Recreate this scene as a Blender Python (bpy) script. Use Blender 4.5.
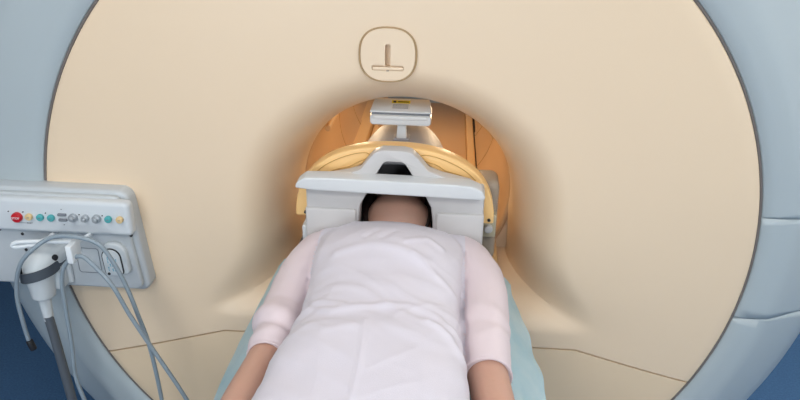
import bpy, bmesh, math, random
from mathutils import Vector, Matrix, noise
PI = math.pi
S = bpy.context.scene
for o in list(bpy.data.objects): bpy.data.objects.remove(o)
COL = S.collection

# ------------------------------------------------------------------ camera
CAM = Vector((.106, -1.634, 1.95)); PITCH, YAW, ROLL = math.radians(25), math.radians(3.7), math.radians(1.0)
cd = bpy.data.cameras.new('camera'); cam = bpy.data.objects.new('camera', cd); COL.objects.link(cam)
cd.sensor_width = 36; cd.lens = 36*700/800; cd.clip_start = .02
fw = Vector((-math.sin(YAW)*math.cos(PITCH), math.cos(YAW)*math.cos(PITCH), -math.sin(PITCH)))
r0 = Vector((math.cos(YAW), math.sin(YAW), 0)); u0 = r0.cross(fw)
rr = (math.cos(ROLL)*r0+math.sin(ROLL)*u0); uu = rr.cross(fw)
cam.matrix_world = Matrix(((rr.x, uu.x, -fw.x, CAM.x), (rr.y, uu.y, -fw.y, CAM.y), (rr.z, uu.z, -fw.z, CAM.z), (0, 0, 0, 1)))
S.camera = cam

# ------------------------------------------------------------------ world and light
w = bpy.data.worlds.new('World'); S.world = w; w.use_nodes = True
w.node_tree.nodes['Background'].inputs[0].default_value = (.75, .86, 1, 1)
w.node_tree.nodes['Background'].inputs[1].default_value = 1.0
S.view_settings.view_transform = 'Standard'; S.view_settings.look = 'None'
S.view_settings.exposure = -0.71; S.view_settings.gamma = 1; S.view_settings.use_curve_mapping = False

def area(name, loc, target, sx, sy, power, color):
    d = bpy.data.lights.new(name, 'AREA'); d.shape = 'RECTANGLE'; d.size = sx; d.size_y = sy; d.energy = power; d.color = color
    o = bpy.data.objects.new(name, d); COL.objects.link(o); o.location = loc
    o.rotation_euler = (Vector(target)-Vector(loc)).to_track_quat('-Z', 'Y').to_euler(); return o
area('window_daylight', (2.85, -2.2, 1.75), (-1, -1.2, 1.0), 2.2, 1.5, 20, (.86, .95, 1))
area('front_fill_light', (-.55, -4.5, 1.7), (0, 0, 1.1), 2.6, 1.5, 100, (.87, .95, 1))  # added frontal fill from behind the camera, brightens the bore flare
LIGHTS = [(-.9, -2.3), (.9, -2.3), (-1.1, -1.0), (1.4, -1.0), (2.1, .6)]  # last panel is added to brighten the right floor and housing edge
for x, y in LIGHTS: area('ceiling_lamp', (x, y, 2.86), (x, y, 0), 1.1, .55, 34 if y > 0 else 24 if y < -2 else 11, (1, .98, .95))
pl = bpy.data.lights.new('bore_lamp', 'AREA'); pl.shape = 'RECTANGLE'; pl.size = .3; pl.size_y = .06; pl.energy = 2.5; pl.color = (1, .72, .42)
po = bpy.data.objects.new('bore_lamp', pl); COL.objects.link(po); po.location = (0, .75, 1.365)
pd = pl.copy(); pd.energy = 2.3; po = bpy.data.objects.new('bore_lamp', pd); COL.objects.link(po); po.location = (0, 1.3, 1.365)


for sx in (-1, 1):                                    # added warm fill hidden in the bore mouth, to warm the flare
    ol = area('bore_mouth_fill', (sx*.17, .365, 1.335), (-sx*.30, -.10, .98), .09, .04, .95, (1, .76, .48))

# ------------------------------------------------------------------ materials
def mat(name, col, rough=.5, metal=0, spec=.5, bump=0, bscale=60, var=0, vscale=4, coat=0, sss=0, alpha=1, emit=None, sheen=0, col2=None):
    m = bpy.data.materials.new(name); m.use_nodes = True; nt = m.node_tree; b = nt.nodes['Principled BSDF']
    b.inputs['Base Color'].default_value = (*col, 1); b.inputs['Roughness'].default_value = rough
    b.inputs['Metallic'].default_value = metal; b.inputs['Specular IOR Level'].default_value = spec
    b.inputs['Coat Weight'].default_value = coat; b.inputs['Coat Roughness'].default_value = .15; b.inputs['Alpha'].default_value = alpha
    if sss:
        b.inputs['Subsurface Weight'].default_value = sss; b.inputs['Subsurface Scale'].default_value = .01
        b.inputs['Subsurface Radius'].default_value = (1, .3, .2)
    b.inputs['Sheen Weight'].default_value = sheen
    if emit: b.inputs['Emission Color'].default_value = (*emit[0], 1); b.inputs['Emission Strength'].default_value = emit[1]
    tc = nt.nodes.new('ShaderNodeTexCoord')
    n = nt.nodes.new('ShaderNodeTexNoise'); n.inputs['Scale'].default_value = vscale; n.inputs['Detail'].default_value = 4
    nt.links.new(tc.outputs['Object'], n.inputs['Vector'])
    mx = nt.nodes.new('ShaderNodeMix'); mx.data_type = 'RGBA'
    mx.inputs[6].default_value = (*[c*(1-max(var, .015)) for c in col], 1)
    mx.inputs[7].default_value = (*(col2 or [min(1, c*(1+max(var, .015))) for c in col]), 1)
    nt.links.new(n.outputs['Fac'], mx.inputs[0]); nt.links.new(mx.outputs[2], b.inputs['Base Color'])
    if bump:
        n2 = nt.nodes.new('ShaderNodeTexNoise'); n2.inputs['Scale'].default_value = bscale; n2.inputs['Detail'].default_value = 3
        bp = nt.nodes.new('ShaderNodeBump'); bp.inputs['Strength'].default_value = bump; bp.inputs['Distance'].default_value = .002
        nt.links.new(tc.outputs['Object'], n2.inputs['Vector']); nt.links.new(n2.outputs['Fac'], bp.inputs['Height']); nt.links.new(bp.outputs['Normal'], b.inputs['Normal'])
    return m
M = dict(
    cream=mat('cream_plastic', (.85, .67, .48), .38),
    cream_low=mat('cream_plastic_lower', (.85, .66, .45), .38),
    groove=mat('tan_groove', (.45, .30, .15), .6),
    bore=mat('bore_liner_tan', (.64, .45, .28), .45),
    bore_rail=mat('bore_rail_ochre', (.78, .56, .31), .4),
    bluegrey=mat('blue_grey_plastic', (.44, .50, .525), .38, coat=.15),
    gap=mat('dark_gap', (.02, .022, .025), .8),
    gasket=mat('brown_grey_gasket', (.17, .15, .14), .6),
    plate=mat('panel_plate_shaded_grey', (.52, .555, .58), .4), pgrey=mat('panel_grey_plastic', (.64, .68, .71), .38),  # plate darker than the housing: shade on the lower panel put into its colour
    mwhite=mat('mirror_housing_white', (.80, .84, .87), .3), white=mat('white_plastic', (.62, .66, .68), .35),
    coil=mat('coil_pale_grey', (.58, .56, .55), .4),
    coilw=mat('coil_white_bar', (.665, .68, .69), .35),
    orange=mat('coil_orange', (.93, .585, .24), .4),
    orange_d=mat('coil_orange_groove', (.55, .31, .08), .5),
    dome=mat('coil_dome_grey', (.33, .325, .345), .6),
    taupe=mat('taupe_plastic', (.36, .29, .22), .5),
    khaki=mat('khaki_plastic', (.50, .44, .31), .5),
    tabtop=mat('table_tan', (.62, .44, .22), .45),
    foam=mat('charcoal_foam', (.10, .10, .12), .8, bump=.3),
    dark=mat('black_plastic', (.015, .015, .018), .5),
    red=mat('red_button', (.55, .01, .02), .3), yel=mat('pale_yellow_button', (.75, .55, .28), .35),
    teal=mat('teal_button', (.08, .40, .42), .35), metal=mat('grey_metal_knob', (.42, .45, .48), .3, metal=.4),
    ink=mat('grey_ink', (.2, .22, .25), .6), blueink=mat('blue_ink', (.05, .35, .5), .6), paper=mat('white_label', (.8, .8, .8), .6),
    sticker=mat('yellow_sticker', (.85, .70, .03), .5),
    skin=mat('skin', (.53, .305, .225), .5, var=.06, vscale=14, sss=.15, bump=.15, bscale=150),
    hair=mat('dark_brown_hair', (.022, .012, .01), .45, bump=.8, bscale=90),
    lips=mat('lips', (.5, .16, .14), .4),
    blouse=mat('pale_pink_blouse', (.675, .635, .695), .55, var=.02, vscale=6, sheen=.15, bump=.25, bscale=500),
    sleeve=mat('pale_pink_sleeve', (.71, .60, .625), .55, var=.02, vscale=6, sheen=.15, bump=.25, bscale=500),
    trouser=mat('grey_trousers', (.25, .27, .32), .8, bump=.4, bscale=300),
    sock=mat('white_sock', (.7, .7, .7), .9),
    hose=mat('grey_rubber_hose', (.10, .115, .135), .5), cable=mat('blue_grey_cable', (.27, .33, .38), .4),
    strap=mat('dark_rubber_strap', (.07, .085, .105), .6),
    gold=mat('gold', (.8, .55, .25), .25, metal=1),
    carpet=mat('blue_carpet', (.06, .15, .30), .95, var=.35, vscale=120, bump=1, bscale=220),
    wall_low_bounce=mat('low_bounce_wall', (.16, .18, .21), .8, bump=.1), wall=mat('painted_wall', (.72, .71, .69), .8, bump=.1), ceil=mat('ceiling_tile', (.8, .8, .78), .9, bump=.2),
    wood=mat('window_frame_white', (.8, .8, .8), .4),
    lamp=mat('lamp_diffuser', (.9, .9, .9), .5, emit=((1, .97, .93), 4)),
)
def gauze():
    m = mat('blue_green_gauze', (.38, .74, .90), .7, var=.1, vscale=13, col2=(.88, .97, .97), bump=.4, bscale=400)
    nt = m.node_tree; out = nt.nodes['Material Output']; b = nt.nodes['Principled BSDF']
    t = nt.nodes.new('ShaderNodeBsdfTransparent'); tr = nt.nodes.new('ShaderNodeBsdfTranslucent'); tr.inputs[0].default_value = (.45, .72, .74, 1)
    a = nt.nodes.new('ShaderNodeMixShader'); a.inputs[0].default_value = .35
    c = nt.nodes.new('ShaderNodeMixShader'); c.inputs[0].default_value = .10
    nt.links.new(b.outputs[0], a.inputs[1]); nt.links.new(tr.outputs[0], a.inputs[2])
    nt.links.new(a.outputs[0], c.inputs[1]); nt.links.new(t.outputs[0], c.inputs[2]); nt.links.new(c.outputs[0], out.inputs[0]); return m
M['gauze'] = gauze()
g = bpy.data.materials.new('window_glass'); g.use_nodes = True; gb = g.node_tree.nodes['Principled BSDF']
gb.inputs['Transmission Weight'].default_value = 1; gb.inputs['Roughness'].default_value = .02; M['glass'] = g

# ------------------------------------------------------------------ helpers
def obj(name, bm, m, parent=None, smooth=True, label=None, angle=40):
    me = bpy.data.meshes.new(name); bmesh.ops.recalc_face_normals(bm, faces=bm.faces); bm.to_mesh(me); bm.free()
    o = bpy.data.objects.new(name, me); COL.objects.link(o); me.materials.append(M[m] if isinstance(m, str) else m)
    if smooth:
        me.polygons.foreach_set('use_smooth', [True]*len(me.polygons))
        if angle: me.set_sharp_from_angle(angle=math.radians(angle))
    if parent:
        o.parent = parent; o.matrix_parent_inverse = Matrix.Translation(-world_loc(parent))
    if label: o['label'] = label
    return o
def world_loc(p):
    v = Vector((0, 0, 0))
    while p: v += p.location; p = p.parent if not (p.type == 'MESH') else None
    return v
def thing(name, label, cat, loc=(0, 0, 0), group=None):
    o = bpy.data.objects.new(name, None); COL.objects.link(o); o.location = loc; o.empty_display_size = .1
    return tag(o, label, cat, group)
def tag(o, label, cat, group=None):
    o['label'] = label; o['category'] = cat
    if group: o['group'] = group
    return o
def struct(o): o['kind'] = 'structure'; return o
def bake(o):
    dg = bpy.context.evaluated_depsgraph_get(); me = bpy.data.meshes.new_from_object(o.evaluated_get(dg)); o.modifiers.clear(); o.data = me; return o
def bevel(bm, w, seg=3, ang=30):
    es = [e for e in bm.edges if len(e.link_faces) == 2 and e.calc_face_angle(0) > math.radians(ang)]
    bmesh.ops.bevel(bm, geom=es, offset=w, segments=seg, profile=.5, affect='EDGES', clamp_overlap=True); return bm
def box(x0, x1, y0, y1, z0, z1, b=0, seg=3, bm=None):
    n = bmesh.new(); bmesh.ops.create_cube(n, size=1, matrix=Matrix.LocRotScale(Vector(((x0+x1)/2, (y0+y1)/2, (z0+z1)/2)), None, Vector((abs(x1-x0), abs(y1-y0), abs(z1-z0)))))
    if b: bevel(n, b, seg)
    return merge(bm, n)
def merge(bm, n):
    if bm is None: return n
    me = bpy.data.meshes.new('t'); n.to_mesh(me); n.free(); bm.from_mesh(me); bpy.data.meshes.remove(me); return bm
def prism(pts, y0, y1, b=0, seg=3, bm=None):       # polygon in x,z extruded along y
    n = bmesh.new(); f = n.faces.new([n.verts.new((x, y0, z)) for x, z in pts])
    r = bmesh.ops.extrude_face_region(n, geom=[f]); bmesh.ops.translate(n, vec=(0, y1-y0, 0), verts=[v for v in r['geom'] if isinstance(v, bmesh.types.BMVert)])
    bmesh.ops.recalc_face_normals(n, faces=n.faces)
    if b: bevel(n, b, seg)
    return merge(bm, n)
def rrect(x0, x1, z0, z1, r, n=6):
    P = []
    for cx, cz, a in ((x1-r, z1-r, 0), (x0+r, z1-r, 90), (x0+r, z0+r, 180), (x1-r, z0+r, 270)):
        for i in range(n+1): t = math.radians(a+90*i/n); P.append((cx+r*math.cos(t), cz+r*math.sin(t)))
    return P
def catmull(pts, n=8):
    P = [Vector(p) for p in pts]; P = [2*P[0]-P[1]]+P+[2*P[-1]-P[-2]]; out = []
    for i in range(1, len(P)-2):
        a, b, c, d = P[i-1:i+3]
        for k in range(n):
            t = k/n; out.append(.5*((2*b)+(c-a)*t+(2*a-5*b+4*c-d)*t*t+(3*b-a-3*c+d)*t**3))
    out.append(P[-2]); return out
def tube(pts, r, n=8, seg=12, caps=True, bm=None, smooth=True):
    b = bm or bmesh.new(); P = catmull(pts, n) if smooth else [Vector(p) for p in pts]
    R = r if isinstance(r, (list, tuple)) else None; prev = None; rings = []
    up = Vector((0.13, .21, 1)).normalized()
    for i, p in enumerate(P):
        t = (P[min(i+1, len(P)-1)]-P[max(i-1, 0)]).normalized()
        if prev is None: a = t.cross(up).normalized()
        else: a = (prev-t*prev.dot(t)).normalized()
        prev = a; c = t.cross(a)
        if R: q = i/(len(P)-1)*(len(R)-1); j = min(int(q), len(R)-2); rad = R[j]+(R[j+1]-R[j])*(q-j)
        else: rad = r
        rings.append([b.verts.new(p+rad*(math.cos(2*PI*k/seg)*a+math.sin(2*PI*k/seg)*c)) for k in range(seg)])
    skin(b, rings, True)
    if caps: b.faces.new(rings[0][::-1]); b.faces.new(rings[-1])
    return b
def skin(b, rings, closed=True):
    for A, B in zip(rings, rings[1:]):
        n = len(A)
        for k in range(n if closed else n-1): b.faces.new((A[k], A[(k+1) % n], B[(k+1) % n], B[k]))
def cyl(c, axis, r, h, b=0, seg=24, bm=None, r2=None):
    n = bmesh.new(); q = Vector(axis).to_track_quat('Z', 'Y')
    bmesh.ops.create_cone(n, cap_ends=True, segments=seg, radius1=r, radius2=r if r2 is None else r2, depth=h, matrix=Matrix.LocRotScale(Vector(c), q, None))
    if b: bevel(n, b, 2, 50)
    return merge(bm, n)
def sphere(c, rad, bm=None, sub=3):
    n = bmesh.new(); bmesh.ops.create_icosphere(n, subdivisions=sub, radius=1)
    rad = rad if isinstance(rad, (tuple, list)) else (rad,)*3
    for v in n.verts: v.co = Vector(c)+Vector((v.co.x*rad[0], v.co.y*rad[1], v.co.z*rad[2]))
    return merge(bm, n)
def loft(secs, n=48, caps=True, bm=None):          # secs along y: (y, cx, halfwidth, zbottom, ztop, exponent)
    b = bmesh.new(); rings = []
    for y, cx, hw, z0, z1, e in secs:
        zc, h = (z0+z1)/2, (z1-z0)/2; ring = []
        for k in range(n):
            t = 2*PI*k/n; c, s = math.cos(t), math.sin(t)
            ring.append(b.verts.new((cx+hw*math.copysign(abs(c)**(2/e), c), y, zc+h*math.copysign(abs(s)**(2/e), s))))
        rings.append(ring)
    skin(b, rings)
    if caps: b.faces.new(rings[0]); b.faces.new(rings[-1])
    return merge(bm, b)
def dense(secs, k=6):
    out = []
    P = catmull([Vector(s[:3]) for s in secs], k); Q = catmull([Vector(s[3:6]) for s in secs], k)
    return [(*p, *q) for p, q in zip(P, Q)]
def text(name, s, loc, size, m, parent, rot=(PI/2, 0, 0), depth=.0004, align='CENTER'):
    c = bpy.data.curves.new(name, 'FONT'); c.body = s; c.size = size; c.align_x = align; c.align_y = 'CENTER'; c.extrude = depth
    o = bpy.data.objects.new(name, c); COL.objects.link(o); o.location = loc; o.rotation_euler = rot
    bpy.context.view_layer.update(); dg = bpy.context.evaluated_depsgraph_get()
    me = bpy.data.meshes.new_from_object(o.evaluated_get(dg)); me.transform(o.matrix_world); bpy.data.objects.remove(o)
    me.materials.clear(); me.materials.append(M[m]); n = bpy.data.objects.new(name, me); COL.objects.link(n)
    n.parent = parent; n.matrix_parent_inverse = Matrix.Translation(-world_loc(parent)); return n
def lerp(a, b, t): return a+(b-a)*t

# ------------------------------------------------------------------ room
XL, XR, YF, YB, ZC = 2.6, 2.95, -4.6, 3.6, 2.9
struct(obj('floor', box(-XL, XR, YF, YB, -.05, 0), 'carpet', smooth=False))
struct(obj('ceiling', box(-XL, XR, YF, YB, ZC, ZC+.05), 'ceil', smooth=False))
struct(obj('wall_left', box(-XL-.1, -XL, YF, YB, 0, ZC), 'wall_low_bounce', smooth=False))  # unseen wall, coloured dark to cut bounce onto the left floor
struct(obj('wall_back', box(-XL, XR, YB, YB+.1, 0, ZC), 'wall', smooth=False))
wb = box(-XL, -1.85, YF-.1, YF, 0, ZC); box(.75, XR, YF-.1, YF, 0, ZC, bm=wb); box(-1.85, .75, YF-.1, YF, 0, .95, bm=wb); box(-1.85, .75, YF-.1, YF, 2.55, ZC, bm=wb)
struct(obj('wall_front', wb, 'wall', smooth=False))
wf = bmesh.new()
for x in (-1.85, -.58, .69): box(x, x+.06, YF-.08, YF-.02, .95, 2.55, bm=wf)
for z in (.95, 2.49): box(-1.85, .75, YF-.08, YF-.02, z, z+.06, bm=wf)
w2 = struct(obj('added_fill_window', wf, 'wood', smooth=False))  # unseen window added to go with the frontal fill
struct(obj('added_fill_window_pane', box(-1.81, .71, YF-.05, YF-.045, .99, 2.5), 'glass', w2, smooth=False))
wb = box(XR, XR+.1, YF, -3.4, 0, ZC); box(XR, XR+.1, -1.0, YB, 0, ZC, bm=wb); box(XR, XR+.1, -3.4, -1.0, 0, .95, bm=wb); box(XR, XR+.1, -3.4, -1.0, 2.55, ZC, bm=wb)
struct(obj('wall_right', wb, 'wall', smooth=False))
wf = bmesh.new()
for y in (-3.4, -2.22, -1.06): box(XR+.02, XR+.08, y, y+.06, .95, 2.55, bm=wf)
for z in (.95, 2.49): box(XR+.02, XR+.08, -3.4, -1.0, z, z+.06, bm=wf)
wo = struct(obj('window_1', wf, 'wood', smooth=False))
struct(obj('window_1_pane', box(XR+.045, XR+.05, -3.36, -1.04, .99, 2.5), 'glass', wo, smooth=False))
struct(obj('baseboard_left', box(-XL, -XL+.015, YF, YB, 0, .1, .003), 'wall')); struct(obj('baseboard_right', box(XR-.015, XR, YF, YB, 0, .1, .003), 'wall'))
for i, (x, y) in enumerate(LIGHTS):
    t = thing('ceiling_light', ['left rear', 'right rear', 'left front', 'right front', 'right-hand'][i]+' rectangular white ceiling light panel ' + ('added beside the scanner to light the floor' if i == 4 else 'over the room'), 'light', (x, y, ZC), 'ceiling light panels')
    fr = box(x-.6, x+.6, y-.32, y-.29, ZC-.03, ZC); box(x-.6, x+.6, y+.29, y+.32, ZC-.03, ZC, bm=fr); box(x-.6, x-.57, y-.29, y+.29, ZC-.03, ZC, bm=fr); box(x+.57, x+.6, y-.29, y+.29, ZC-.03, ZC, bm=fr)
    obj('frame', fr, 'wood', t, smooth=False); obj('diffuser', box(x-.57, x+.57, y-.29, y+.29, ZC-.02, ZC-.005), 'lamp', t, smooth=False)

# ------------------------------------------------------------------ scanner
scan = thing('mri_scanner', 'large round cream and blue-grey MRI scanner with a central bore', 'scanner', (0, .9, 0))
BC = (0., 1.088); RT = .311; DC = (-.02, 1.05); RD = .928; FLZ = .188
def outer_r(a):                                       # mouth outline, a in degrees from +x
    a = (a+180) % 360-180; m = a if a > -90 else -180-a
    if a > 90: m = 180-a
    zf = .296
    if m < -26: return zf/math.sin(math.radians(-m))
    K = [(-26, .6615), (-20, .545), (-12, .47), (-4, .45), (10, .45), (30, .46), (60, .455), (90, .45)]
    for (a0, v0), (a1, v1) in zip(K, K[1:]):
        if m <= a1: t = (m-a0)/(a1-a0); return lerp(v0, v1, t)
    return .5
def smooth_outer(a): return sum(outer_r(a+d)*k for d, k in ((-4, 1), (-2, 2), (0, 3), (2, 2), (4, 1)))/9
def throat_r(m):
    if m < -31: return FLZ/math.sin(math.radians(-m))
    if m < -6: t = (m+6)/-25; return RT+(FLZ/math.sin(math.radians(31))-RT)*t**1.6
    return RT
def throat_pt(a, f=None):                             # a is the angle on the outer outline
    a = (a+180) % 360-180; m = a if a > -90 else -180-a
    sx = 1
    if abs(a) > 90: sx = -1; m = 180-a if a > 0 else -180-a
    if m < -26: t = -90+(m+90)*(59/64)
    elif m < 0: t = m*31/26
    else: t = m
    r = (f or throat_r)(t); return sx*r*math.cos(math.radians(t)), r*math.sin(math.radians(t))
def circ_r(m): return min(RT, FLZ/math.sin(math.radians(-m))) if m < 0 else RT
def cover_mesh():
    b = bmesh.new(); N = 288; rings = []; YT = .30
    for i in range(23):
        ph = PI/2*i/22; gx, hy = 1-math.cos(ph), 1-math.sin(ph); ring = []
        for k in range(N):
            a = 360*k/N; ar = math.radians(a); R1 = smooth_outer(a)
            tx, tz = throat_pt(a)
            x, z = BC[0]+lerp(tx, R1*math.cos(ar), gx), BC[1]+lerp(tz, R1*math.sin(ar), gx)
            ring.append(b.verts.new((x, YT*hy, z)))
        rings.append(ring)
    base = [v.co.copy() for v in rings[-1]]
    back = []
    for k in range(N): tx, tz = throat_pt(360*k/N, circ_r); back.append(b.verts.new((BC[0]+tx, YT+.004, BC[1]+tz)))
    rings.insert(0, back)
    for i in range(1, 15):
        t = i/14; ring = []
        for k in range(N):
            ar = math.atan2(base[k].z-DC[1], base[k].x-DC[0]) if False else 2*PI*k/N
            q = Vector((BC[0]+math.cos(ar)*.9, 0, BC[1]+math.sin(ar)*.9)); d = q-Vector((DC[0], 0, DC[1])); d = d.normalized()*RD
            e = Vector((DC[0], 0, DC[1]))+d
            v = base[k].lerp(e, t); v.y = -.004*math.sin(PI*t)
            ring.append(b.verts.new(v))
        rings.append(ring)
    for dr, dy in ((.004, .002), (.006, .008), (.006, .03)):
        ring = []
        for k in range(N):
            v = rings[23+14][k].co; d = (v-Vector((DC[0], v.y, DC[1]))); d.y = 0; d.normalize()
            ring.append(b.verts.new(Vector((v.x+d.x*dr, dy, v.z+d.z*dr))))
        rings.append(ring)
    skin(b, rings); return b
def seam_cut(b, off, lower):
    for co, no in (((0, 0, .75-off), (0, 0, 1)), ((.5, 0, .75-off), (.28, 0, 1)), ((-.5, 0, .75-off), (-.28, 0, 1))):
        bmesh.ops.bisect_plane(b, geom=b.verts[:]+b.edges[:]+b.faces[:], dist=1e-5, plane_co=co, plane_no=Vector(no).normalized())
    def low(c):
        return c.z < .75-off and c.z < .75-off-.28*(c.x-.5) and c.z < .75-off+.28*(c.x+.5)
    hole = [f for f in b.faces if all(math.hypot(v.co.x+.034, v.co.z-1.563) < .061 for v in f.verts)]
    bmesh.ops.delete(b, geom=hole, context='FACES')
    dl = [f for f in b.faces if low(f.calc_center_median()) != lower]
    bmesh.ops.delete(b, geom=dl, context='FACES')
    def on(c): return abs(c.z-min(.75-off, .75-off-.28*(c.x-.5), .75-off+.28*(c.x+.5))) < 2e-4
    bmesh.ops.remove_doubles(b, verts=b.verts, dist=.0002)
    es = [e for e in b.edges if len(e.link_faces) == 1 and all(on(v.co) for v in e.verts)]
    r = bmesh.ops.extrude_edge_only(b, edges=es); bmesh.ops.translate(b, vec=(0, .018, 0), verts=[v for v in r['geom'] if isinstance(v, bmesh.types.BMVert)])
    return b
for nm, off, lw, m in (('front_cover', 0, False, 'cream'), ('lower_cover', .005, True, 'cream_low')):
    o = obj(nm, seam_cut(cover_mesh(), off, lw), m, scan, angle=50)
# inner dark core behind seams
b = bmesh.new(); rings = []
for y, r in ((.035, .36), (.035, .93), (.06, .965)):
    rings.append([b.verts.new((lerp(0, DC[0], y > .03)+r*math.cos(2*PI*k/96), y, 1.05+r*math.sin(2*PI*k/96) if r > .5 else .44+0*k) if False else (DC[0]+r*math.cos(2*PI*k/96), y, DC[1]+r*math.sin(2*PI*k/96))) for k in range(96)])
# only lower band of the core is needed behind the seam
skin(b, rings[:]); bmesh.ops.delete(b, geom=[v for v in b.verts if v.co.z > 3], context='VERTS')
bmesh.ops.bisect_plane(b, geom=b.verts[:]+b.edges[:]+b.faces[:], plane_co=(0, 0, .765), plane_no=(0, 0, 1), clear_outer=True)
obj('inner_frame', b, 'gap', scan)
# gasket ring between disc and housing
def ring_tube(cx, cz, R, y, rr_, n=160, seg=8):
    b = bmesh.new(); rings = []
    for k in range(n):
        a = 2*PI*k/n; d = Vector((math.cos(a), 0, math.sin(a)))
        rings.append([b.verts.new(Vector((cx, y, cz))+d*(R+rr_*math.cos(2*PI*j/seg))+Vector((0, rr_*math.sin(2*PI*j/seg), 0))) for j in range(seg)])
    skin(b, rings+[rings[0]]); return b
obj('gasket', ring_tube(DC[0], DC[1], .9372, .006, .0036), 'gasket', scan)
# housing profile
PROF = [(.9405, .03), (.9405, .005), (.943, 0), (.98, -.003), (1.01, -.002), (1.028, .0), (1.045, .008), (1.085, .028), (1.14, .055), (1.185, .09), (1.22, .13), (1.24, .19), (1.25, .28), (1.25, 1.4), (1.23, 1.65), (1.12, 1.8), (.98, 1.88), (.6, 1.92), (.42, 1.90), (.35, 1.84)]
def housing(inset=0, ext=False):
    b = bmesh.new(); N = 220; rings = []
    P = []
    for (r0_, y0), (r1_, y1) in zip(PROF, PROF[1:]):
        P += [(r0_, y0)]
    P.append(PROF[-1])
    for r, y in P:
        ring = []
        for k in range(N):
            a = 2*PI*k/N; r_ = r
            if ext and r > 1.0: r_ = r+.07*min(1, (r-1.0)/.03)
            x, z = DC[0]+(r_-inset)*math.cos(a), DC[1]+(r_-inset)*math.sin(a)
            if r < .5: z = z+(BC[1]-DC[1]); x += .02
            if z < .02: z = .02
            ring.append(b.verts.new((x, y+inset*(1 if y < .5 else -1), z)))
        rings.append(ring)
    skin(b, rings); return b
def cut(b, co, no):
    bmesh.ops.bisect_plane(b, geom=b.verts[:]+b.edges[:]+b.faces[:], plane_co=co, plane_no=no, clear_outer=True)
    return b
G = .003
def shell(cuts, m='bluegrey', nm='side_cover', ext=False):
    b = housing(0, ext)
    for co, no in cuts: cut(b, co, no)
    o = obj(nm, b, m, scan, angle=60); md = o.modifiers.new('s', 'SOLIDIFY'); md.thickness = .012; md.offset = -1; bake(o); return o
shell([((0, 0, 1.18+G), (0, 0, -1)), ((.1, 0, 0), (-1, 0, 0))], nm='upper_side_cover')
shell([((0, 0, 1.168), (0, 0, -1)), ((.1-.002, 0, 0), (1, 0, 0))], nm='upper_side_cover', ext=True)
shell([((0, 0, 1.18), (0, 0, 1)), ((0, 0, .88+G), (0, 0, -1)), ((.1, 0, 0), (-1, 0, 0))], nm='middle_side_cover')
shell([((0, 0, .88), (0, 0, 1)), ((.1, 0, 0), (-1, 0, 0))], nm='lower_side_cover')
shell([((0, 0, 1.155), (0, 0, 1)), ((.1-.002, 0, 0), (1, 0, 0))], nm='lower_side_cover')
o = obj('inner_housing', housing(.02), 'gap', scan)
# bore
b = bmesh.new(); rings = []
for y, r in ((.295, .312), (.32, .308), (.70, .308), (.71, .303), (1.35, .303), (1.36, .306), (1.72, .310), (1.84, .345)):
    rings.append([b.verts.new((r*math.cos(2*PI*k/96), y, BC[1]+r*math.sin(2*PI*k/96))) for k in range(96)])
skin(b, rings)
o = obj('bore_liner', b, 'bore', scan); md = o.modifiers.new('s', 'SOLIDIFY'); md.thickness = .01; md.offset = 1; bake(o)
obj('table_bridge', box(-.205, .205, .12, 1.85, .84, .885, .006), 'bore', scan)
obj('bridge_slot', box(.238, .246, .32, 1.85, .86, .905), 'gap', scan)
obj('bridge_ledge', prism([(-.292, .88), (-.292, .948), (-.268, .942), (-.225, .925), (-.215, .88)], .32, 1.85, .004), 'bore_rail', scan)
for yy in (.95, 1.30): obj('bore_seam', ring_tube(0, BC[1], .3045, yy, .0035), 'groove', scan)
for x0, x1 in ((-.212, -.190), (.205, .236), (.248, .262)):
    obj('bridge_rail', box(x0, x1, .12, 1.85, .84, .915, .006), 'bore_rail', scan)
# trim strips along the upper sides of the bore
for s in (-1, 1):
    pts = [(s*.262, .45, 1.215), (s*.262, 1.55, 1.215)]
    obj('bore_trim_strip', tube(pts, .010, smooth=False), 'bore_rail', scan)
# hatch
hc = (-.034, 1.363)
def hshape(rx, rz, n=48, e=2.5, cx=hc[0], cz=1.5635-.1+.001):
    return [(cx+rx*math.copysign(abs(math.cos(2*PI*k/n))**(2/e), math.cos(2*PI*k/n)), 1.563+rz*math.copysign(abs(math.sin(2*PI*k/n))**(2/e), math.sin(2*PI*k/n))) for k in range(n)]
pts = [(x, -.0055, z) for x, z in hshape(.0675, .064)]
b = bmesh.new(); rings = []
for (x, y, z) in pts:
    d = Vector((x-hc[0], 0, z-1.563)).normalized()
    rings.append([b.verts.new(Vector((x, y+.0015, z))+d*.0022*math.cos(2*PI*j/8)+Vector((0, .0022*math.sin(2*PI*j/8), 0))) for j in range(8)])
skin(b, rings+[rings[0]]); hatch_groove = b
hat = obj('access_hatch', prism(hshape(.0650, .0625), -.0065, .030, .002), 'cream', scan)
obj('hatch_rim', hatch_groove, 'groove', hat)
HP = lambda P: [(x+hc[0], z+1.563) for x, z in P]
def sharp(o_): o_.data.polygons.foreach_set('use_smooth', [False]*len(o_.data.polygons))
def hcut(P, y1):
    cob = obj('slot_cutter', prism(HP(P), -.05, y1), 'cream'); md = hat.modifiers.new('b', 'BOOLEAN'); md.object = cob; md.operation = 'DIFFERENCE'; md.solver = 'EXACT'; bake(hat); bpy.data.objects.remove(cob)
hcut(rrect(-.0065, .0065, -.030, .026, .006), .018); hcut(rrect(-.038, .038, -.037, -.024, .004), .002)
sharp(hat)
obj('hatch_ledge', prism(HP(rrect(-.0365, .0365, -.0365, -.029, .002)), -.0055, .004, .0015), 'cream', hat)
obj('hatch_catch', box(hc[0]-.003, hc[0]+.003, -.0075, -.0055, 1.5245, 1.5275, .0005), 'taupe', hat)

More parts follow.
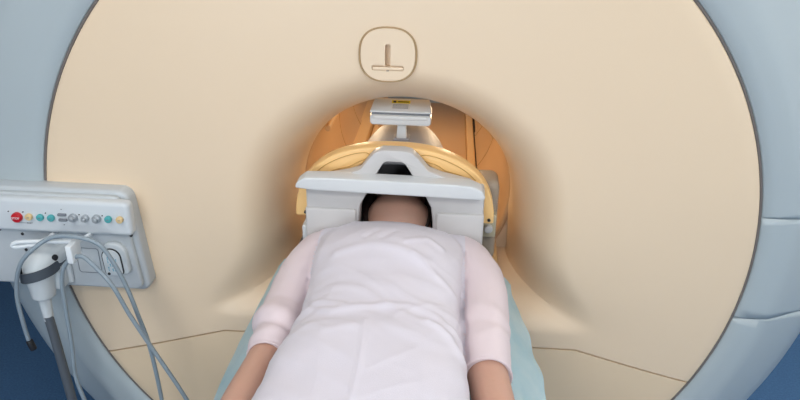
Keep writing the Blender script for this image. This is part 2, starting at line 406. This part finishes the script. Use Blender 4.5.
# control panel
def slant(P): return [(x-(.026*(z-.9)/.3 if x > -1 else 0), z) for x, z in P]
panel = obj('control_panel', prism(slant(rrect(-1.22, -.677, .898, 1.196, .028)), -.045, .012, .010), 'plate', scan, label='pale grey control panel with buttons')
obj('panel_rim', prism(slant(rrect(-1.21, -.691, .910, 1.186, .022)), -.060, -.040, .006), 'plate', panel)
rb = prism(rrect(-1.205, -.686, 1.085, 1.181, .014), -.085, -.05, .012, 4); obj('button_housing', rb, 'pgrey', panel)
YP = -.085; DX = .005
def button(x, z, r, m, lbl=None):
    x += DX
    bb = cyl((x, YP-.004, z), (0, 1, 0), r, .010, .002, 28)
    return obj('button', bb, m, panel, label=lbl)
obj('button', cyl((-.984, YP-.004, 1.130), (0, 1, 0), .0135, .014, .003, 28), 'red', panel, label='large red stop button')
text('button_text', 'STOP', (-.984, YP-.0115, 1.130), .0085, 'paper', panel)
for i, (x, m, l) in enumerate(((-.957, 'yel', 'pale yellow round button'), (-.927, 'teal', 'teal round button'), (-.898, 'teal', 'teal round button'), (-.743, 'metal', None), (-.716, 'metal', None))):
    pass
for x, m in ((-.957, 'yel'), (-.927, 'teal'), (-.898, 'teal'), (-.746, 'teal'), (-.716, 'yel')):
    button(x, 1.1325 if x < -.8 else 1.1365, .0092, m, {'yel': 'pale yellow round button', 'teal': 'teal round button'}[m])
    z = 1.1325 if x < -.8 else 1.1365
    obj('button_symbol', box(x+DX-.003, x+DX+.003, YP-.0096, YP-.0088, z-.0008, z+.0008), 'ink', panel, smooth=False)
for x, r in ((-.834, .0112), (-.802, .0098), (-.772, .0112)):
    bb = cyl((x, YP-.004, 1.136), (0, 1, 0), r, .012, .002, 28); cyl((x, YP-.012, 1.136), (0, 1, 0), r*.6, .012, .003, 24, bb)
    obj('knob', bb, 'metal', panel, label='grey round knob')
for z in (1.1425, 1.1275):
    obj('switch', box(-.874, -.852, YP-.006, YP+.002, z-.0032, z+.0032, .0015), 'ink', panel)
    obj('switch_symbol', box(-.8645, -.8615, YP-.0012, YP+.001, z+(.0135 if z > 1.135 else -.0155), z+(.0155 if z > 1.135 else -.0135)), 'ink', panel, smooth=False)
for x in (-1.006, -.967, -.907, -.818, -.757): obj('indicator_dot', cyl((x, YP-.0005, 1.1445), (0, 1, 0), .0016, .003, 0, 10), 'dark', panel)
obj('panel_line', box(-.99, -.958, YP-.0008, YP+.001, 1.1125, 1.1133), 'ink', panel, smooth=False)
text('panel_text', 'RESET', (-.955, YP-.0005, 1.1128), .006, 'ink', panel)
for x, z in ((-.702, 1.077), (-1.06, 1.077), (-1.0, 1.066), (-1.0, 1.018)): obj('screw_hole', cyl((x, -.0605, z), (0, 1, 0), .0042, .004, .0008, 14), 'dark', panel)
# socket (stadium)
def stadium(cx, cz, hw, h, tilt, n=14):
    P = []
    for i in range(n+1): a = PI*i/n; P.append((hw*math.cos(a), h+hw*math.sin(a)))
    P += [(x, z) for x, z in rrect(-hw, hw, -h-.018, 0, .012) if z < -h-.0055]
    c, s = math.cos(tilt), math.sin(tilt); return [(cx+x*c-z*s, cz+x*s+z*c) for x, z in P]
sk = obj('coil_socket', prism(stadium(-.750, 1.003, .034, .022, .06), -.075, -.055, .006), 'white', panel)
obj('socket_seal', prism(stadium(-.757, .999, .0265, .018, .06), -.0775, -.07, .001), 'dark', sk)
obj('socket_plate', prism(stadium(-.757, .999, .0235, .018, .06), -.0795, -.072, .001), 'white', sk)
# sub-part marks on plate are joined as one pattern mesh
pm = bmesh.new()
random.seed(4)
for i in range(5):
    for j in range(9):
        if random.random() < .8: cyl((-.768+i*.0055, -.0798, .978+j*.0048), (0, 1, 0), .0013+.0006*random.random(), .001, 0, 8, pm)
pat = obj('socket_contacts', pm, 'blueink', panel)
for dx, dz in ((-.006, .032), (-.013, -.030), (.015, -.030)):
    obj('socket_screw', cyl((-.757+dx, -.0795, .998+dz), (0, 1, 0), .004, .003, 0, 14), 'dark', panel)
# square outlined cover plate
b = bmesh.new(); P = rrect(-.862, -.800, .957, 1.032, .008); rings = []
tube([(x, -.0605, z) for x, z in P]+[(P[0][0], -.0605, P[0][1])], .0011, smooth=False, bm=b, seg=6)
obj('blank_plate_groove', b, 'ink', panel); 
# grey collar arch behind the plug
b = bmesh.new(); tube([(-1.0, -.066, .915), (-.995, -.066, .97), (-.975, -.066, 1.02), (-.94, -.066, 1.053), (-.915, -.066, 1.055), (-.895, -.066, 1.02), (-.888, -.066, .97), (-.888, -.066, .93)], .008, bm=b)
obj('plug_collar', b, 'pgrey', panel)

# ------------------------------------------------------------------ wire hook, plug, cables
hook = thing('cable_hook', 'white looped wire hook sticking out from the control panel', 'hook', (-.9, -.09, 1.08))
obj('wire_loop', tube([(-.80, -.060, 1.085), (-.812, -.12, 1.088), (-.86, -.135, 1.090), (-.908, -.135, 1.088), (-.965, -.135, 1.083), (-.982, -.135, 1.074), (-.974, -.135, 1.068), (-.945, -.135, 1.073), (-.916, -.132, 1.078), (-.905, -.11, 1.080), (-.905, -.058, 1.078)], .0052), 'mwhite', hook)
obj('clip', prism([(x, z) for x, z in rrect(-.820, -.804, 1.050, 1.100, .004)], -.175, -.128, .003), 'mwhite', hook, label='white plastic cable clip')
plug = thing('coil_plug', 'bulky pale grey elbow connector plug strapped on the panel', 'plug', (-.94, -.12, .9))
pb = tube([(-.892, -.050, 1.035), (-.904, -.075, 1.032), (-.915, -.098, 1.024), (-.924, -.115, 1.008), (-.926, -.120, .980), (-.926, -.120, .950), (-.927, -.120, .922)], [.034, .036, .040, .043, .042, .038, .034, .032, .030], seg=24)
sphere((-.923, -.108, 1.008), (.042, .040, .042), pb, 4)
o = obj('body', pb, 'white', plug, angle=0); md = o.modifiers.new('r', 'REMESH'); md.mode = 'VOXEL'; md.voxel_size = .003; md.use_smooth_shade = True; md = o.modifiers.new('sm', 'SMOOTH'); md.factor = .5; md.iterations = 6; bake(o)
obj('side_grip', box(-.915, -.877, -.110, -.068, .935, 1.00, .008), 'white', plug)
obj('nozzle', tube([(-.927, -.121, .925), (-.926, -.123, .890), (-.924, -.127, .850)], [.018, .015, .0125], seg=18), 'white', plug)
ob = bmesh.new(); rings = []
for k in range(40):
    a = 2*PI*k/40; c = Vector((-.928+.044*math.cos(a)+.006*(math.cos(a) > 0)*math.cos(a), -.117+.043*math.sin(a), 1.000+.013*math.cos(a)))
    rings.append([ob.verts.new(c+Vector((math.cos(a)*d, math.sin(a)*d, h))) for d, h in ((0, -.014), (.003, -.014), (.003, .014), (0, .014))])
skin(ob, rings+[rings[0]]); obj('strap', ob, 'strap', plug, label='dark rubber strap')
obj('strap_tail', box(-.890, -.875, -.12, -.062, 1.003, 1.027, .003), 'strap', plug)
obj('button', cyl((-.886, -.108, 1.035), (1, -.6, .2), .009, .02, .002, 16), 'dark', plug)
for o in plug.children: o.location += Vector((-.012, 0, -.008))
obj('hose', tube([(-.936, -.127, .855), (-.932, -.128, .80), (-.926, -.13, .70), (-.920, -.132, .58), (-.91, -.14, .44), (-.88, -.15, .25), (-.90, -.18, .08), (-.95, -.25, .016), (-1.10, -.35, .014)], .0125, seg=14), 'hose', plug, label='thick dark grey hose')
c1 = thing('sensor_cable', 'blue-grey cable arching over the plug and down with a dangling end', 'cable', (-.8, -.15, .9), 'thin cables on the control panel')
obj('cord', tube([(-.986, -.158, .795), (-.986, -.162, .856), (-.980, -.168, .940), (-.956, -.172, 1.022), (-.922, -.170, 1.070), (-.867, -.15, 1.108), (-.802, -.15, 1.115), (-.745, -.15, 1.098), (-.715, -.15, 1.048), (-.690, -.15, .972), (-.673, -.15, .89), (-.655, -.15, .785), (-.646, -.15, .608), (-.645, -.155, .45), (-.65, -.16, .25), (-.66, -.2, .06), (-.7, -.35, .012), (-.8, -.5, .010)], .0056), 'cable', c1)
obj('connector_end', cyl((-.982, -.157, .778), (.25, 0, -1), .009, .03, .002, 16), 'dark', c1, label='small dark connector')
c2 = thing('monitor_cable', 'blue-grey cable hung in a loop through the white clip', 'cable', (-.8, -.16, .9), 'thin cables on the control panel')
obj('cord', tube([(-.90, -.3, .010), (-.86, -.22, .02), (-.845, -.19, .15), (-.845, -.17, .35), (-.855, -.165, .55), (-.873, -.163, .68), (-.866, -.16, .788), (-.860, -.16, .916), (-.854, -.16, .992), (-.834, -.16, 1.041), (-.793, -.16, 1.066), (-.756, -.17, 1.047), (-.712, -.18, .998), (-.679, -.18, .91), (-.639, -.18, .819), (-.560, -.18, .641), (-.50, -.19, .48), (-.45, -.2, .3), (-.43, -.25, .06), (-.48, -.4, .010)], .0056), 'cable', c2)

# ------------------------------------------------------------------ patient table
tab = thing('patient_table', 'tan MRI patient table running into the scanner bore', 'table', (0, -.9, 0))
obj('tabletop', prism([(-.29, .955), (-.27, .930), (-.16, .906), (.16, .906), (.262, .930), (.278, .95), (.270, .962), (-.28, .962)], -1.85, .62, .006), 'tabtop', tab)
mt = obj('mattress', prism([(-.327, .963), (-.325, .998), (-.29, .994), (-.2, .982), (.17, .982), (.225, .988), (.228, .963)], -1.80, .20, .005), 'foam', tab, label='charcoal foam mattress')
for v in mt.data.vertices:
    if v.co.y > 0 and v.co.x < -.25: v.co.x += .036
for x0, x1, z in ((.233, .246, .975), (.252, .266, .970)):
    obj('side_rail', box(x0, x1, -1.80, .60, .962, z, .004), 'khaki' if x0 < .24 else 'tabtop', tab)
obj('pedestal', prism([(-.19, .05), (.19, .05), (.17, .90), (-.17, .90)], -1.5, -.25, .02), 'bluegrey', tab)
obj('base', prism([(-.28, 0), (.28, 0), (.26, .06), (-.26, .06)], -1.7, -.12, .01), 'bluegrey', tab)

# ------------------------------------------------------------------ gauze sheet
b = bmesh.new(); rings = []
def sheet_pt(s, y):                                   # s -1..1 across
    wl = .328+.022*min(1, max(0, (-.03-y)/.3)); wr = .30+.052*min(1, max(0, (-.03-y)/.3))
    n = noise.noise(Vector((s*4, y*7, 2)))*.014+noise.noise(Vector((s*9, y*16, 5)))*.006
    x = s*(wl if s < 0 else wr)
    ax = abs(x); z = .9985 if ax < .15 else 1.0
    e = .305 if x < 0 else .275
    if x > 0 and ax <= e and ax > .2: z = .996
    if ax > e: z = 1.0-(ax-e)*1.1+n*min(1, (ax-e)/.03)
    return Vector((x+n*.8*(ax > .30), y+noise.noise(Vector((s*4, y*3, 8)))*.015, z))
NX, NY = 60, 90
for j in range(NY+1):
    row = []
    for i in range(NX+1):
        s = -1+2*i/NX; ys = lerp(-.005, -.035, (s+1)/2)-.05*(1-abs(s)); y = lerp(ys, -1.5, j/NY); row.append(b.verts.new(sheet_pt(s, y)))
    rings.append(row)
skin(b, rings, False)
sheet = tag(obj('drape_sheet', b, 'gauze', angle=0), 'thin blue-green translucent paper sheet under the patient, edges over the table', 'sheet')

# ------------------------------------------------------------------ head coil
coil = thing('head_coil', 'pale grey head coil with a wide front bar and orange arch around the head', 'head coil', (0, .05, .985))
ft = [(-.230, .99), (-.230, 1.252), (.212, 1.252), (.212, .99), (.092, .99), (.087, 1.16), (.082, 1.20), (.066, 1.232), (.04, 1.245), (-.05, 1.245), (-.078, 1.232), (-.094, 1.20), (-.098, 1.16), (-.101, .99)]
obj('front_frame', prism(ft, -.070, -.012, .006), 'coil', coil)
for sx, x0, x1 in ((-1, -.232, -.104), (1, .096, .214)):
    P = [(x0, .99), (x1, .99), (x1, 1.190), (x0, 1.190)] 
    obj('pillar_block', prism(P, -.078, -.03, .006), 'coil', coil)
bar = [(-.248, 1.256), (-.246, 1.268), (-.226, 1.284), (-.15, 1.286), (.13, 1.282), (.178, 1.279), (.203, 1.268), (.212, 1.250), (.206, 1.244), (-.20, 1.252)]
obj('front_bar', prism(bar, -.108, -.060, .008, 4), 'coilw', coil)
yo = [(-.20, 1.268), (-.165, 1.274), (-.125, 1.283), (-.095, 1.293), (-.072, 1.325), (-.058, 1.340), (-.04, 1.347), (.012, 1.347), (.030, 1.343), (.045, 1.330), (.073, 1.297), (.105, 1.285), (.145, 1.276), (.18, 1.268), (.044, 1.268), (.016, 1.313), (.006, 1.318), (-.030, 1.318), (-.038, 1.313), (-.064, 1.268)]
obj('yoke', prism(yo, -.068, -.030, .005), 'coil', coil)
def arch(aw, ah, e=2.3, n=48, cx=-.013, z0=1.14):
    return [(cx+aw*math.copysign(abs(math.cos(PI*k/n))**(2/e), math.cos(PI*k/n)), z0+ah*math.sin(PI*k/n)**(2/e)) for k in range(n+1)]
A = arch(.256, .199, 2.35)
inner = [(-.222, 1.14), (-.222, 1.20), (-.205, 1.235), (-.17, 1.262), (-.125, 1.270), (-.10, 1.285), (-.075, 1.308), (-.055, 1.322), (.03, 1.322), (.05, 1.312), (.078, 1.288), (.10, 1.272), (.15, 1.262), (.19, 1.235), (.208, 1.20), (.209, 1.14)]
ar = obj('arch', prism(A+inner, -.022, .026, .005), 'orange', coil, label='orange arch')
gb_ = bmesh.new()
for s in (-1, 1):
    gb_ = bmesh.new()
    def ap(t, k): 
        a = PI*t; e = 2.35; return (-.013+s*(.256-k)*abs(math.cos(a))**(2/e), -.0225, 1.14+(.199-k)*math.sin(a)**(2/e))
    P = [ap(.20, .012), ap(.26, .012), ap(.32, .012), ap(.38, .011), ap(.42, .012), ap(.432, .019), ap(.42, .027)] + [(x, -.0225, z) for x, z in ([(-.105, 1.296), (-.13, 1.282), (-.165, 1.272), (-.20, 1.255)] if s < 0 else [(.092, 1.296), (.115, 1.282), (.15, 1.272), (.182, 1.255)])]
    tube(P, .0012, seg=6, bm=gb_)
    obj('arch_groove', gb_, 'orange_d', ar)
# dome shell around the head (hollow)
ds = [(-.012, -.006, .150, .995, 1.300, 2.4), (.05, -.006, .150, .995, 1.298, 2.4), (.13, -.006, .150, .995, 1.298, 2.4), (.20, -.006, .138, .995, 1.304, 2.3), (.26, -.006, .126, .998, 1.312, 2.2), (.30, -.006, .118, 1.0, 1.302, 2.2)]
b = loft(dense(ds, 4), 56, caps=False)
o = obj('coil_shell', b, 'dome', coil); md = o.modifiers.new('s', 'SOLIDIFY'); md.thickness = .010; md.offset = -1; bake(o)
obj('shell_end_cap', loft([(.290, -.006, .114, 1.005, 1.295, 2.2), (.300, -.006, .114, 1.005, 1.295, 2.2), (.306, -.006, .100, 1.02, 1.28, 2.2)], 56), 'dome', coil)
obj('rear_block', box(.165, .258, .05, .15, .99, 1.225, .02, 4), 'taupe', coil)
bk = obj('side_bracket', box(.208, .254, .028, .075, 1.075, 1.140, .004), 'khaki', coil)
obj('bracket_knob', cyl((.234, .024, 1.103), (0, 1, 0), .0115, .014, .003), 'coil', bk)
obj('rear_block', box(-.235, -.165, .035, .125, .99, 1.18, .02, 4), 'taupe', coil)
for x in (-.254, .241):
    obj('hinge', cyl((x*.955, -.024, 1.152), (0, 1, 0), .004, .006, 0, 12), 'dark', coil)
obj('side_tab', box(-.246, -.232, -.06, -.01, 1.05, 1.13, .004), 'coilw', coil)

# ------------------------------------------------------------------ mirror unit
mir = thing('mirror_unit', 'small pale blue-white mirror box with yellow sticker on a post above the coil', 'mirror', (-.01, .15, 1.32))
def xprism(pts, x0, x1, b):                          # polygon in y,z extruded along x
    n = bmesh.new(); f = n.faces.new([n.verts.new((x0, y, z)) for y, z in pts]); r = bmesh.ops.extrude_face_region(n, geom=[f])
    bmesh.ops.translate(n, vec=(x1-x0, 0, 0), verts=[v for v in r['geom'] if isinstance(v, bmesh.types.BMVert)]); bmesh.ops.recalc_face_normals(n, faces=n.faces)
    return bevel(n, b, 3)
top = xprism([(.135, 1.374), (.135, 1.380), (.195, 1.394), (.222, 1.390), (.222, 1.372)], -.093, .071, .004)
for v in top.verts:                                   # narrower towards the rear
    t = (v.co.y-.135)/.1; v.co.x = -.011+(v.co.x+.011)*(1-.12*t)
obj('cover', top, 'mwhite', mir)
obj('seal', box(-.088, .066, .132, .225, 1.3715, 1.377, .001), 'ink', mir)
low = prism(rrect(-.092, .070, 1.344, 1.372, .009), .128, .23, .004); obj('tray', low, 'mwhite', mir)
obj('lip', box(-.084, .062, .1235, .13, 1.3605, 1.3715, .003), 'mwhite', mir)
sl = math.atan2(.014, .060); 
def sticker(u0, u1, x0, x1, m, nm, par, h=.0006):
    n = bmesh.new(); d = Vector((0, math.cos(sl), math.sin(sl))); nn = Vector((0, -math.sin(sl), math.cos(sl))); o_ = Vector((0, .135, 1.380))+nn*h
    q = [o_+d*u+Vector((x, 0, 0))+nn*k for k in (0, .0004) for u, x in ((u0, x0), (u0, x1), (u1, x1), (u1, x0))]
    v = [n.verts.new(p) for p in q]
    for f in ((0, 1, 2, 3), (4, 5, 6, 7), (0, 1, 5, 4), (1, 2, 6, 5), (2, 3, 7, 6), (3, 0, 4, 7)): n.faces.new([v[i] for i in f])
    return obj(nm, n, m, par, smooth=False)
sticker(.012, .042, -.038, .012, 'paper', 'label_plate', mir)
sticker(.042, .058, -.038, .012, 'sticker', 'warning_strip', mir, )
for u in (.016, .022, .028, .034): sticker(u, u+.0016, -.034, .008-.008*(u > .04), 'ink', 'label_text_line', mir, .0011)
sticker(.045, .055, -.034, -.026, 'dark', 'warning_symbol', mir, .0011)
sticker(.048, .052, -.022, .008, 'dark', 'warning_text_line', mir, .0011)
obj('post', prism([(-.022, 1.298), (.006, 1.298), (.003, 1.348), (-.019, 1.348)], .142, .160, .002), 'mwhite', mir)
obj('foot', box(-.03, .014, .138, .18, 1.297, 1.304, .003), 'dome', mir)

# ------------------------------------------------------------------ person
per = thing('person', 'person in a pale pink blouse lying face up with head in the coil', 'person', (-.01, -.5, .99))
def head_bm():
    n = bmesh.new(); bmesh.ops.create_icosphere(n, subdivisions=6, radius=1); G_ = lambda d, s: math.exp(-d*d/(2*s*s))
    for v in n.verts:
        x, y, z = v.co                                 # x width, y toward crown, z toward face
        w_ = .076; 
        if y < 0: w_ *= 1-.16*abs(y)**1.5
        X, Y, Z = x*w_, y*.112, z*(.092 if z < 0 else .085)
        if z > 0:
            if y < -.1: Z += .010*G_(x, .35)*G_(y+.85, .25)            # chin
            Z += .026*G_(x, .13)*G_(y+.20, .13)+.014*G_(x, .10)*G_(y-.02, .16)   # nose
            Z -= .011*(G_(x-.38, .17)+G_(x+.38, .17))*G_(y-.10, .11)   # sockets
            Z += .006*(G_(x-.38, .12)+G_(x+.38, .12))*G_(y-.07, .07)   # closed lids
            Z += .005*G_(x, .5)*G_(y-.30, .10)                         # brow
            Z += .006*G_(x, .20)*(G_(y+.47, .05)+G_(y+.58, .05))-.003*G_(x, .2)*G_(y+.525, .02)  # lips
            Z -= .004*G_(x, .3)*G_(y+.70, .06)
        v.co = (X, Y, Z)
    R = Matrix.Translation((-.004, .128, 1.10)) @ Matrix.Rotation(math.radians(7), 4, 'X')
    bmesh.ops.transform(n, matrix=R, verts=n.verts); return n
def finger(b, p, pts, r):
    P = [Vector(p)+Vector(q) for q in pts]; tube(P, [r, r*.98, r*.9, r*.8], n=5, seg=10, bm=b); sphere(P[-1], r*.8, b, 2)
body = head_bm()
for s in (-1, 1): sphere((-.004+s*.075, .118, 1.085), (.010, .03, .018), body, 3)
tube([(-.006, .10, 1.075), (-.007, .04, 1.085), (-.01, -.02, 1.080), (-.01, -.10, 1.07)], [.066, .064, .066, .085], seg=28, bm=body)
sphere((-.003, .004, 1.118), (.086, .078, .086), body, 4)             # under-chin and throat fullness
loft(dense([(-.02, -.01, .09, 1.0, 1.13, 2.3), (-.08, -.01, .155, .995, 1.155, 2.3), (-.2, -.01, .15, .995, 1.175, 2.3), (-.4, -.01, .14, .995, 1.155, 2.3), (-.65, -.015, .155, .995, 1.13, 2.3), (-.85, -.02, .165, .995, 1.13, 2.3)], 4), 40, bm=body)
ARM = {-1: [(-.165, -.11, 1.075), (-.20, -.14, 1.07), (-.226, -.29, 1.055), (-.236, -.46, 1.043), (-.254, -.60, 1.035), (-.280, -.74, 1.022), (-.287, -.79, 1.018)],
       1: [(.145, -.11, 1.075), (.180, -.14, 1.07), (.208, -.30, 1.055), (.213, -.49, 1.048), (.228, -.62, 1.038), (.245, -.76, 1.022), (.250, -.81, 1.018)]}
for s in (-1, 1):
    P = ARM[s]; tube(P, [.050, .046, .040, .038, .038, .030, .024] if s < 0 else [.050, .048, .044, .042, .040, .031, .025], seg=20, bm=body)
    w_ = Vector(P[-1])
    loft(dense([(w_.y+.02, w_.x, .026, w_.z-.018, w_.z+.018, 2.2), (w_.y-.03, w_.x, .036, w_.z-.014, w_.z+.016, 2.4), (w_.y-.085, w_.x, .040, w_.z-.012, w_.z+.013, 2.6)], 4), 24, bm=body)
    for i, (dx, L) in enumerate(((.030, .062), (.010, .072), (-.010, .068), (-.029, .052))):
        dx *= -s
        finger(body, (w_.x+dx, w_.y-.078, w_.z+.003), ((0, .01, 0), (dx*.08, -L*.45, .003), (dx*.12, -L*.8, -.004), (dx*.14, -L, -.013)), .0088)
    finger(body, (w_.x-s*.026, w_.y-.015, w_.z+.002), ((0, .01, 0), (-s*.020, -.022, .004), (-s*.032, -.050, .002), (-s*.034, -.070, -.004)), .0100)
for s in (-1, 1):
    loft(dense([(-.80, s*.085-.02, .085, 1.0, 1.13, 2.2), (-1.0, s*.09-.02, .075, 1.0, 1.125, 2.2), (-1.22, s*.09-.02, .055, 1.005, 1.105, 2.2), (-1.4, s*.09-.02, .05, 1.002, 1.09, 2.2), (-1.58, s*.09-.02, .036, 1.002, 1.075, 2.2)], 4), 24, bm=body)
o = obj('body', body, 'skin', per, angle=0); md = o.modifiers.new('r', 'REMESH'); md.mode = 'VOXEL'; md.voxel_size = .0042; md.use_smooth_shade = True
md = o.modifiers.new('sm', 'SMOOTH'); md.factor = .5; md.iterations = 3; bake(o)
# blouse
bl = bmesh.new()
secs = [(-.015, -.010, .070, 1.03, 1.118, 2.2), (-.035, -.010, .105, 1.01, 1.137, 2.2), (-.06, -.011, .148, 1.0, 1.154, 2.3), (-.10, -.012, .178, .99, 1.172, 2.4), (-.16, -.012, .185, .99, 1.196, 2.4), (-.23, -.012, .178, .99, 1.212, 2.3),
        (-.30, -.012, .170, .99, 1.200, 2.3), (-.38, -.012, .166, .99, 1.178, 2.4), (-.46, -.014, .170, .99, 1.170, 2.5), (-.54, -.016, .180, .99, 1.172, 2.6), (-.62, -.018, .190, .99, 1.168, 2.7), (-.72, -.02, .198, .99, 1.160, 2.7), (-.84, -.02, .200, .99, 1.150, 2.7), (-.90, -.02, .198, .99, 1.145, 2.7)]
loft(dense(secs, 4), 72, bm=bl)
SL = {-1: ([(-.13, -.095, 1.08), (-.180, -.125, 1.078), (-.216, -.20, 1.07), (-.232, -.29, 1.060), (-.235, -.385, 1.053), (-.235, -.47, 1.045), (-.236, -.485, 1.044)], [.062, .066, .058, .050, .049, .044, .041]),
      1: ([(.11, -.095, 1.08), (.165, -.125, 1.078), (.202, -.20, 1.07), (.212, -.29, 1.062), (.212, -.39, 1.055), (.212, -.49, 1.048), (.213, -.51, 1.047)], [.062, .068, .064, .056, .054, .050, .048])}
for s in (-1, 1): tube(SL[s][0], SL[s][1], seg=28, n=10, bm=bl)
o = obj('blouse', bl, 'blouse', per, angle=0, label='pale pink three-quarter sleeve blouse'); md = o.modifiers.new('r', 'REMESH'); md.mode = 'VOXEL'; md.voxel_size = .0045; md.use_smooth_shade = True
md = o.modifiers.new('sm', 'SMOOTH'); md.factor = .5; md.iterations = 2; bake(o)
def ridge(v, k): return 1-abs(noise.noise(v))*k
G_ = lambda d, s: math.exp(-d*d/(2*s*s))
me = o.data; me.calc_loop_triangles() if False else None
nors = [v.normal.copy() for v in me.vertices]
def fold_line(p, pts, wdt):
    best = 9
    for (x0, y0), (x1, y1) in zip(pts, pts[1:]):
        dx, dy = x1-x0, y1-y0; t = max(0, min(1, ((p.x-x0)*dx+(p.y-y0)*dy)/(dx*dx+dy*dy))); best = min(best, math.hypot(p.x-x0-dx*t, p.y-y0-dy*t))
    return math.exp(-best*best/(2*wdt*wdt))
FOLDS = [([(.166, -.17), (.163, -.24), (.165, -.34), (.168, -.5)], .004, -.006), ([(-.185, -.16), (-.186, -.24), (-.182, -.34)], .004, -.006), ([(-.15, -.46), (-.10, -.485), (-.03, -.47), (.05, -.455), (.11, -.47), (.15, -.50)], .008, .006), ([(-.16, -.43), (-.12, -.45), (-.08, -.465)], .006, .005),
         ([(-.06, -.245), (-.035, -.215)], .005, -.003), ([(-.02, -.25), (.005, -.215)], .005, -.003), ([(.03, -.26), (.08, -.235), (.11, -.25)], .006, .004),
         ([(-.12, -.29), (-.05, -.275), (.02, -.285), (.08, -.31)], .009, .004), ([(.05, -.30), (.10, -.34), (.14, -.36)], .007, .004),
         ([(-.10, -.12), (-.15, -.2), (-.165, -.28)], .010, .003), ([(.12, -.13), (.16, -.2), (.15, -.25)], .010, .003),
         ([(.09, -.50), (.13, -.52), (.16, -.56)], .007, .006), ([(-.03, -.52), (-.025, -.62), (-.03, -.75)], .004, .0025), ([(-.15, -.52), (-.10, -.55), (-.05, -.54)], .008, .003),
         ([(-.18, -.38), (-.155, -.40)], .008, .004)]
for i, v in enumerate(me.vertices):
    p, n = v.co.copy(), nors[i]; d = 0
    sleeve = (p.x < -.19 or p.x > .165) and p.y > -.53
    if n.z > -.2:
        if not sleeve or p.y < -.52:
            q = Vector((p.x*5+.8*math.sin(p.y*9), p.y*16, .7)); d += .0035*noise.noise(q)
            q = Vector((p.x*16+p.y*6, p.y*9, 4.2)); d += .0018*noise.noise(q)
            d += .0035*(G_(p.y+.46, .06))*noise.noise(Vector((p.x*6, p.y*34+math.sin(p.x*16)*1.8, 1)))*1.6
            rg = lambda q_: (1-min(1, abs(noise.noise(q_))*2.6))**2
            k1 = .35+.65*G_(p.y+.46, .13)
            d += .0022*k1*rg(Vector((p.x*4.5+p.y*2.5, p.y*13-abs(p.x+.01)*9, 6.6)))
            d += .0011*rg(Vector((p.x*9+3*p.y, p.y*8-p.x*7, 9.1)))*(.3+.7*min(1, abs(p.x+.01)/.1))
            for pts, wd, am in FOLDS: d += am*fold_line(p, pts, wd)
        else:
            for pts, wd, am in FOLDS[:2]: d += am*fold_line(p, pts, wd)
            d += .003*noise.noise(p*12)+.002*noise.noise(Vector((p.x*25, p.y*25, 7)))
            if p.x < 0:
                d += .009*G_(p.y+.40+.25*(p.x+.24), .018)-.005*G_(p.y+.43+.25*(p.x+.24), .007)+.004*G_(p.y+.455-.2*(p.x+.24), .010)-.003*G_(p.y+.345, .01)
            else:
                d += .003*G_(p.y+.36+.3*(p.x-.2), .015)-.002*G_(p.y+.40+.2*(p.x-.2), .01)+.003*G_(p.y+.44-.3*(p.x-.2), .016)
    else: d += .001*noise.noise(p*12)
    v.co = p+n*d
o.data.update()
o.data.materials.append(M['sleeve'])
for f in o.data.polygons:
    c = f.center
    if c.y > -.53 and (c.x < -.188+.05*max(0, c.y+.17) or c.x > .168): f.material_index = 1
# cuffs and collar as rims
for s in (-1, 1):
    c, rad = Vector(SL[s][0][-1]), SL[s][1][-1]; t = (Vector(SL[s][0][-1])-Vector(SL[s][0][-3])).normalized(); a = t.cross(Vector((0, 0, 1))).normalized(); u_ = t.cross(a)
    P = [c+t*.002+(a*math.cos(2*PI*k/24)+u_*math.sin(2*PI*k/24))*(rad+.0005) for k in range(25)]
    obj('cuff', tube(P, .0026, smooth=False, seg=6), 'sleeve', per)
P = [(-.009+.078*math.cos(PI*k/16), .030, 1.055+.078*math.sin(PI*k/16)) for k in range(17)]
# trousers and socks
tb = loft(dense([(-.86, -.02, .175, .99, 1.14, 2.6), (-.95, -.02, .172, .99, 1.14, 2.6)], 3), 40)
for s in (-1, 1): loft(dense([(-.84, s*.085-.02, .092, .992, 1.142, 2.2), (-1.0, s*.09-.02, .083, .992, 1.135, 2.2), (-1.22, s*.09-.02, .065, .995, 1.115, 2.2), (-1.4, s*.09-.02, .060, .995, 1.10, 2.2), (-1.56, s*.09-.02, .055, .995, 1.09, 2.2)], 4), 28, bm=tb)
o = obj('trousers', tb, 'trouser', per, angle=0); md = o.modifiers.new('r', 'REMESH'); md.mode = 'VOXEL'; md.voxel_size = .008; md.use_smooth_shade = True; bake(o)
for s in (-1, 1):
    obj('sock', loft(dense([(-1.54, s*.09-.02, .040, 1.0, 1.08, 2.2), (-1.60, s*.09-.02, .041, 1.0, 1.12, 2.2), (-1.64, s*.095-.02, .043, 1.01, 1.20, 2.2), (-1.67, s*.10-.02, .036, 1.06, 1.21, 2.2)], 4), 24), 'sock', per)
# hair
hb = bmesh.new(); bmesh.ops.create_icosphere(hb, subdivisions=5, radius=1)
for v in hb.verts:
    x, y, z = v.co; v.co = (-.004+x*.085, .138+y*.118, 1.086+z*.092)
bmesh.ops.delete(hb, geom=[v for v in hb.verts if (v.co.z > 1.115 and v.co.y < .20) or v.co.z > 1.165], context='VERTS')
for s in (-1, 1):
    for k in range(5):
        x0 = -.006+s*(.078-.004*(k % 2)); z0 = 1.045+.026*k
        tube([(x0, .13, z0), (x0+s*.006, .06, z0), (x0+s*.004, .0, z0-.004), (x0-s*.002, -.035, z0-.02)], [.014, .013, .011, .006], seg=10, bm=hb)
o = obj('hair', hb, 'hair', per, angle=0, label='dark brown hair')
md = o.modifiers.new('s', 'SOLIDIFY'); md.thickness = .006; bake(o)
for s in (-1, 1): obj('earring', sphere((-.006+s*.080, -.012, 1.135), .0045, sub=2), 'gold', per)
